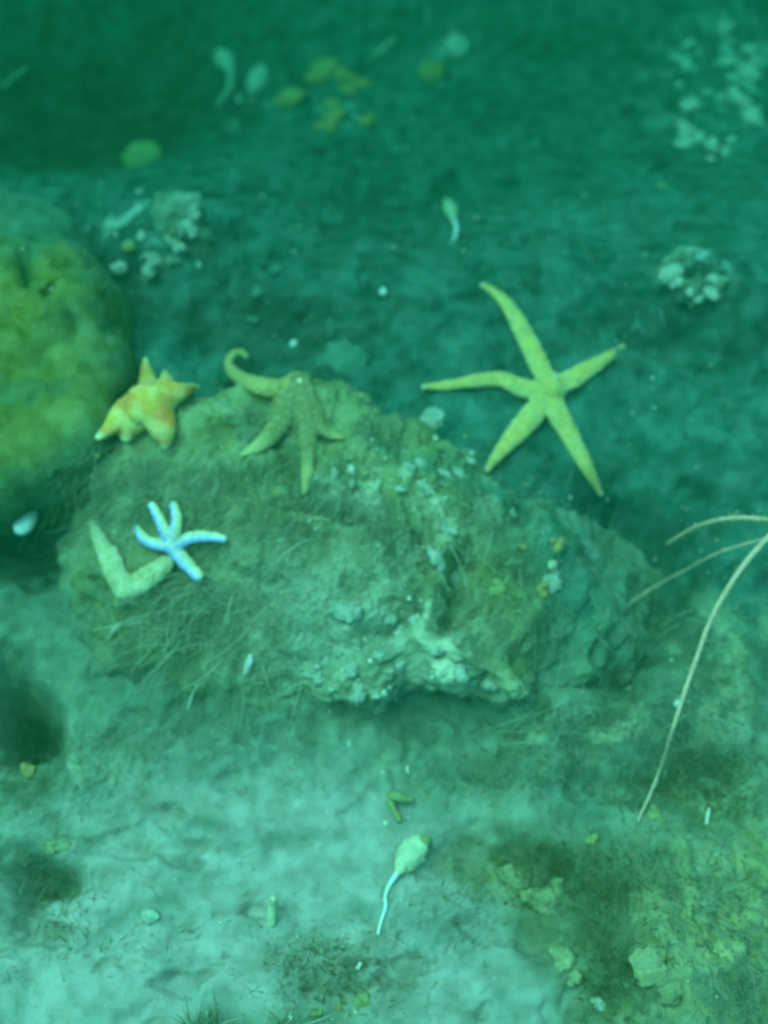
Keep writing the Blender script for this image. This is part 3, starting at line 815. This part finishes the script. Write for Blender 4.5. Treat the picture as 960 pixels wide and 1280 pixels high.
for px, py, r, a, ro in [(438, 588, 8, .8, 0), (418, 594, 7, .7, 0), (512, 585, 9, 1, 0), (526, 580, 8, 1, 0), (552, 592, 9, .7, .6), (570, 592, 9, .6, .6), (585, 578, 8, .8, .5), (533, 612, 10, .8, .3), (498, 612, 6, 1, 0), (543, 522, 14, 1.2, 0),
                         (556, 665, 16, .35, .25), (545, 700, 18, .35, .3), (566, 722, 15, 1, 0), (640, 640, 10, .4, .6)]:
    lump('crust_clump', 'pale crusty growth across the upper face of the boulder', 'crust', px, py, r, 'crust', 'pale crust on the upper boulder face', h=.5, amp=.5, f=2.0, asp=a, rot=ro, up=.1)
for px, py, r, m, lb, cat, nm in [
    (478, 365, 5.5, 'shell', 'lone small white pebble on the dark seabed between two sea stars', 'pebble', 'pebble'),
    (367, 430, 5.5, 'shell', 'small white pebble just beyond the drooping tan star', 'pebble', 'pebble'),
    (174, 240, 3.5, 'shell', 'tiny white pebble under the round ball sponge', 'pebble', 'pebble'),
    (299, 125, 4, 'shell', 'tiny white pebble between the two sea squirts', 'pebble', 'pebble'),
    (122, 570, 4.5, 'yellow', 'tiny yellow pebble under the orange star tip', 'pebble', 'pebble'),
    (829, 233, 5.5, 'yellow', 'tiny yellow lump alone on the far silt slope', 'lump', 'yellow_polyp'),
    (820, 1018, 9, 'yellow', 'yellow shell lump beside the sea whip tip', 'shell', 'yellow_shell'),
    (740, 1054, 8, 'yellow', 'dull yellow lump in the brown weed', 'lump', 'yellow_polyp'),
    (848, 880, 6, 'shell', 'small white shell bit on the slope right of the sea whip', 'shell', 'shell_fragment'),
    (437, 930, 5, 'crust', 'small pale pebble on silt under the boulder lip', 'pebble', 'pebble'),
    (70, 1055, 13, 'near', 'flat yellowish stone in the weedy silt', 'stone', 'flat_stone'),
    (188, 1145, 9, 'crust', 'small pale stone half sunk in open silt', 'stone', 'flat_stone'),
    (682, 1120, 20, 'near', 'ochre topped flat stone sunk in brown weed', 'stone', 'flat_stone'),
    (705, 1196, 20, 'near', 'pale ridged lump between the open silt and the brown weed', 'crust', 'crust_clump'),
    (720, 1222, 12, 'near', 'smaller pale knob just under the pale ridged lump', 'crust', 'crust_clump'),
    (648, 1100, 18, 'near', 'smaller ochre flat stone next to the sunken one', 'stone', 'flat_stone'),
    (840, 1225, 22, 'near', 'dull olive flat stone under the yellow capped lump', 'stone', 'flat_stone'),
    (38, 966, 9, 'ochre', 'ochre lump beside a dark gap left of the silt', 'sponge', 'ochre_lump'),
    (825, 1195, 17, 'yellow', 'yellow capped lump amid fuzzy brown weed', 'sponge', 'yellow_polyp'),
    (424, 1256, 6, 'ochre', 'tiny ochre lump among the bottom weed', 'pebble', 'pebble'),
    (396, 1264, 6, 'yellow', 'tiny yellow lump next to the ochre one', 'pebble', 'pebble'),
    (452, 1255, 10, 'yellow', 'yellowish stone at the weed patch edge', 'stone', 'flat_stone'),
    (750, 1258, 9, 'crust', 'pale crust knob below the ridged stone', 'crust', 'crust_clump'),
    (625, 738, 11, 'yellow', 'yellow green weed blade lump on the brown boulder flank', 'weed', 'yellow_polyp'),
    (697, 683, 8, 'ochre', 'ochre orange polyp on the brown boulder flank', 'polyp', 'orange_polyp'),
    (653, 684, 6, 'ochre', 'smaller dull orange polyp on the brown boulder flank', 'polyp', 'orange_polyp'),
    (690, 706, 7, 'squirt', 'pale olive polyp under the ochre orange one', 'polyp', 'orange_polyp'),
    (674, 738, 9, 'ochre', 'curved ochre polyp low on the brown boulder flank', 'polyp', 'orange_polyp'),
    (692, 728, 13, 'crust', 'bluish pale lump on the brown boulder flank', 'crust', 'crust_clump'),
    (322, 365, 8, 'dull', 'dim pale lump in the hollow beyond the boulder', 'crust', 'crust_clump'),
    (318, 402, 7, 'dull', 'second dim pale lump close to the boulder crest', 'crust', 'crust_clump'),
    (345, 340, 6, 'dull', 'farthest dim pale lump in the hollow', 'crust', 'crust_clump'),
    (435, 455, 24, 'dull', 'broad dim pale stone just right of the tan star', 'stone', 'flat_stone'),
]:
    lump(nm, lb, cat, px, py, r, m, h=.18 if 'flat' in nm else .7, amp=.3, sub=3, up=.05 if 'flat' in nm else .2, asp=1.3 if 'flat' in nm else .9)

def bits(name, label, cat, polys, m, group=None, parts=None):
    """one small thing of tapered rods; first rod is the body, others its children"""
    root = None
    for k, (pts, rad) in enumerate(polys):
        W = np.array([above(x, y, u) for x, y, u in pts]); sc = scale_at(W[0])
        n = 14
        V, Q, T = tube(resample(W, n), np.interp(np.linspace(0, 1, n), np.linspace(0, 1, len(rad)), rad) * sc, 8, .8)
        V = V + (perlin(V, 300, 3) * 0.0005)[:, None]
        o = mesh_np(name if k == 0 else (parts or 'branch'), V, [Q, T], M[m], root)
        if k == 0: root = o; tag(o, label, cat, group)

bits('shell_fragment', 'bright yellow V of broken shell above the long stalked sea squirt', 'shell', [([(486, 994, .006), (500, 996, .012), (516, 999, .010)], [5, 7, 4]), ([(487, 1000, .004), (492, 1012, .006), (500, 1026, .004)], [5, 4.5, 4])], 'yellow', parts='splinter')
bits('hydroid_sprig', 'tiny white forked sprig beyond the big star arm', 'sprig', [([(797, 390, .03), (796, 402, .014), (790, 414, .0)], [.8, 1.6, 1.4]), ([(796, 402, .014), (804, 416, .004)], [1.2, .7])], 'stalk', 'white sprigs')
bits('hydroid_sprig', 'tiny white single sprig near the forked one', 'sprig', [([(826, 390, .02), (828, 399, .01), (829, 407, .0)], [.9, 1.8, 1.6])], 'stalk', 'white sprigs')
bits('worm_tube', 'pale stubby worm tube standing in the silt', 'tube', [([(342, 1122, .03), (341, 1135, .016), (339, 1156, .0)], [5, 6.5, 6])], 'squirt')
bits('shell_spike', 'tiny yellow white spike on the dark slope right of the whip tip', 'shell', [([(887, 1010, .02), (885, 1019, .01), (883, 1030, .0)], [1, 2.6, 2])], 'shell')
bits('worm_tube', 'thin pale slanted tube on the far dark slope', 'tube', [([(494, 47, .03), (478, 60, .02), (461, 76, .0)], [1.3, 1.8, 1.3])], 'squirt')
bits('worm_tube', 'faint long thin tube lying across the dark hollow', 'tube', [([(36, 82, .03), (18, 96, .02), (-4, 114, .0)], [1.5, 2, 1.5])], 'crust')
bits('shell_fragment', 'white splinter of shell on the weedy foot of the boulder', 'shell', [([(314, 818, .006), (311, 828, .006), (306, 842, .004)], [2, 6, 3])], 'shell')
bits('worm_tube', 'thin white thread hanging at the weedy boulder foot', 'tube', [([(246, 856, .02), (240, 870, .01), (234, 888, .0)], [.8, 1.3, 1])], 'stalk')
bits('shell_fragment', 'narrow pale sliver at the weed strands left end', 'shell', [([(150, 780, .01), (142, 788, .008), (136, 797, .004)], [2, 4, 3])], 'squirt')
bits('shell_fragment', 'tiny white sliver above the bottom weed patch', 'shell', [([(451, 1203, .01), (447, 1211, .006)], [2, 3])], 'shell')

# pointed pale shell in the dark pit on the left
p, n = hit(35, 652)
sc = scale_at(p)
v, f = ico(4)
w = v.copy(); t = (w[:, 1] + 1) / 2
w[:, 0] *= 0.62 * (1 - 0.55 * t ** 2); w[:, 2] *= 0.40
w += (0.012 * np.sin(w[:, 1:2] * 40)) * v
ca, sa = math.cos(-0.35), math.sin(-0.35)
w = w @ np.array([[ca, sa, 0], [-sa, ca, 0], [0, 0, 1]])
w = w * 23 * sc + p + np.array([0, 0, 0.006])
sh = mesh_np('mussel_shell', w, f, M['shell']); tag(sh, 'pale pointed oval shell lying in the dark pit below the mustard sponge', 'shell')

# ------------------------------------------------------------------ weed and grit
def strands(name, label, cat, roots, length, width, cols, lean=(0, 0, 0), curl=0.5, seed=0, kind='stuff', group=None, spread=0.7):
    rg = np.random.default_rng(seed)
    n = len(roots)
    P0 = np.array([r[0] for r in roots]); N0 = np.array([r[1] for r in roots])
    d = N0 * 0.7 + np.array([0, 0, 0.4]) + rg.normal(size=(n, 3)) * spread * 0.5 + np.asarray(lean)
    d /= np.linalg.norm(d, axis=1)[:, None]
    L = length * rg.uniform(0.45, 1.25, n)
    k = rg.normal(size=(n, 3)) * curl + np.asarray(lean) * 0.6
    side = np.cross(d, rg.normal(size=(n, 3))); side /= np.linalg.norm(side, axis=1)[:, None] + 1e-9
    wd = width * rg.uniform(0.6, 1.3, n)
    rings = 5; Vs = []
    for j in range(rings):
        t = j / (rings - 1)
        c = P0 - N0 * 0.001 + d * (L * t)[:, None] + k * (L * t * t * 0.7)[:, None]
        # weeds lie down on the ground rather than pass through it
        ww = wd * (1 - 0.8 * t)
        Vs.append(c - side * ww[:, None] * 0.5); Vs.append(c + side * ww[:, None] * 0.5)
    V = np.stack(Vs, 1).reshape(-1, 3)
    base = (np.arange(n) * rings * 2)[:, None]
    F = np.concatenate([base + np.array([[2 * j, 2 * j + 1, 2 * j + 3, 2 * j + 2]]) for j in range(rings - 1)])
    pal = np.asarray(cols); c = pal[rg.integers(0, len(pal), n)] * rg.uniform(0.7, 1.25, (n, 1))
    o = mesh_np(name, V, F, M['turf'], col=np.repeat(c, rings * 2, 0))
    return tag(o, label, cat, group, kind)

def roots_px(spots, seed):
    rg = np.random.default_rng(seed); out = []
    for px, py, rx, ry, n in spots:
        for _ in range(n):
            a = rg.normal(size=2) * 0.55
            b = cast(CAM, ray(px + a[0] * rx, py + a[1] * ry))
            if b: out.append((np.array(b[0]), np.array(b[1])))
    return out

def roots_down(n, box, seed, keep=None):
    rg = np.random.default_rng(seed); out = []
    q = np.column_stack([rg.uniform(box[0], box[1], n), rg.uniform(box[2], box[3], n)])
    w = fbm(np.column_stack([q, np.zeros(n)]), 9, 3, seed) + 0.15
    for (x, y), ww in zip(q, w):
        if rg.random() > ww * 1.6: continue
        b = cast((x, y, 1.2), (0, 0, -1))
        if b: out.append((np.array(b[0]), np.array(b[1])))
    return out

OL = [(0.26, 0.29, 0.17), (0.32, 0.34, 0.21), (0.18, 0.22, 0.11), (0.36, 0.38, 0.25)]
BR = [(0.17, 0.16, 0.06), (0.22, 0.21, 0.08), (0.28, 0.26, 0.11)]
PA = [(0.48, 0.48, 0.33), (0.38, 0.39, 0.25), (0.58, 0.56, 0.42)]
strands('algae_turf', 'short olive algae fuzz covering rocks and seabed', 'algae', roots_down(26000, (-0.75, 0.75, -0.65, 0.45), 5), 0.012, 0.0010, OL, curl=.7, seed=5)
strands('algae_turf', 'hairy pale olive weed strands sweeping down the boulder', 'algae',
        roots_px([(230, 790, 130, 60, 900), (300, 760, 150, 70, 700), (400, 640, 150, 40, 800), (180, 600, 90, 50, 700), (300, 620, 140, 60, 700), (660, 750, 100, 100, 700), (120, 640, 40, 80, 200), (640, 620, 70, 50, 300)], 8),
        0.034, 0.0008, PA + OL, lean=(-.35, -.65, -.15), curl=.28, seed=8, spread=.5)
strands('hair_weed', 'loose pale hair weed crossing the boulder below the fawn star', 'algae',
        roots_px([(225, 770, 75, 45, 200), (270, 740, 60, 30, 90), (900, 860, 60, 110, 60), (720, 900, 60, 25, 50), (600, 640, 40, 40, 40), (330, 830, 70, 30, 40), (640, 720, 60, 60, 40), (430, 650, 90, 40, 60), (700, 660, 40, 50, 25)], 12),
        0.040, 0.0017, [(.70, .66, .46), (.5, .5, .33)], lean=(-.4, -.5, .05), curl=.5, seed=12, spread=1.0)
strands('brown_weed', 'dark brown fuzzy weed mat on the lower slope', 'algae',
        roots_px([(700, 1100, 130, 45, 1200), (770, 1210, 50, 90, 600), (870, 985, 120, 50, 1100), (410, 1215, 80, 60, 700), (30, 940, 50, 70, 300), (60, 1125, 50, 45, 150)], 9),
        0.013, 0.0013, BR, curl=.7, seed=9)
strands('fringe_weed', 'pale feathery weed over the lower right slope', 'algae',
        roots_px([(890, 1130, 90, 80, 1400), (740, 905, 70, 35, 700), (640, 960, 120, 40, 800), (900, 880, 70, 130, 900), (930, 1230, 60, 60, 500), (820, 900, 70, 60, 400)], 10),
        0.018, 0.0012, PA + OL, lean=(-.1, -.3, 0), curl=.5, seed=10)
strands('fringe_weed', 'thin silty strands combed across the pale silt at left', 'algae',
        roots_px([(110, 980, 80, 60, 450), (60, 1080, 50, 50, 250), (180, 930, 90, 40, 300), (330, 900, 150, 40, 350), (560, 1150, 90, 60, 250), (100, 1180, 60, 40, 150)], 11),
        0.020, 0.0010, PA + OL, lean=(.25, .45, -.2), curl=.3, seed=11)
for k, (px, py, n) in enumerate([(245, 1272, 46), (268, 1268, 40), (290, 1276, 26), (350, 1272, 22), (372, 1268, 24)]):
    strands('weed_tuft', 'spiky pale weed tuft standing at the silt patch foot', 'weed', roots_px([(px, py + 14, 9, 6, n)], 60 + k), 0.036, 0.0028, [(.6, .58, .42), (.45, .46, .3)], lean=(.06, .05, .25), curl=.22, seed=60 + k, kind=None, group='spiky weed tufts')
for k, (px, py) in enumerate([(232, 1165), (222, 1160), (240, 1170)]):
    strands('thin_weed', 'few thin blades standing in open silt', 'weed', roots_px([(px, py, 4, 8, 5)], 80 + k), 0.032, 0.0016, PA, lean=(.35, .35, 0), curl=.1, seed=80 + k, kind=None, group='thin weed blades')

rg = np.random.default_rng(77)
gp, gc = [], []
v, f = ico(1)
for (p, n) in roots_down(5200, (-0.75, 0.75, -0.65, 1.0), 15) + roots_px([(450, 820, 120, 60, 150), (540, 590, 110, 40, 150), (900, 110, 70, 100, 120), (200, 300, 70, 40, 70), (870, 350, 50, 30, 50), (740, 900, 60, 40, 50), (480, 690, 200, 120, 150)], 16):
    s = 0.0009 * math.exp(rg.normal() * 0.55)
    gp.append((p + v * (1 + 0.3 * rg.normal(size=(len(v), 1))) * s * rg.uniform(.6, 1.4, 3), f))
    gc.append(np.tile(np.array([[.7, .66, .5], [.5, .44, .25], [.3, .28, .18]][rg.integers(0, 3)]), (len(v), 1)))
Vg, Fg = join(gp)
o = mesh_np('shell_grit', Vg, Fg, M['grit'], col=np.vstack(gc)); tag(o, 'scattered crumbs of shell and grit on the seabed', 'grit', kind='stuff')

# ------------------------------------------------------------------ the green water itself
bx = np.array([[x, y, z] for x in (-10, 10) for y in (-10, 10) for z in (-2.2, 1.55)], float)
bf = np.array([[0, 1, 3, 2], [4, 6, 7, 5], [0, 4, 5, 1], [2, 3, 7, 6], [0, 2, 6, 4], [1, 5, 7, 3]])
hm = bpy.data.materials.new('green_water'); hm.use_nodes = True
n, l = hm.node_tree.nodes, hm.node_tree.links
n.clear()
ou = n.new('ShaderNodeOutputMaterial'); pv = n.new('ShaderNodeVolumePrincipled')
pv.inputs['Color'].default_value = (0.002, 0.050, 0.017, 1)
pv.inputs['Density'].default_value = 0.95
pv.inputs['Anisotropy'].default_value = 0.35
pv.inputs['Absorption Color'].default_value = (0.008, 0.39, 0.31, 1)
l.new(pv.outputs[0], ou.inputs['Volume'])
hz = mesh_np('haze', bx, bf, hm, shade=False)
hz.display_type = 'WIRE'
tag(hz, 'clear green sea water filling the view', 'water', kind='stuff')
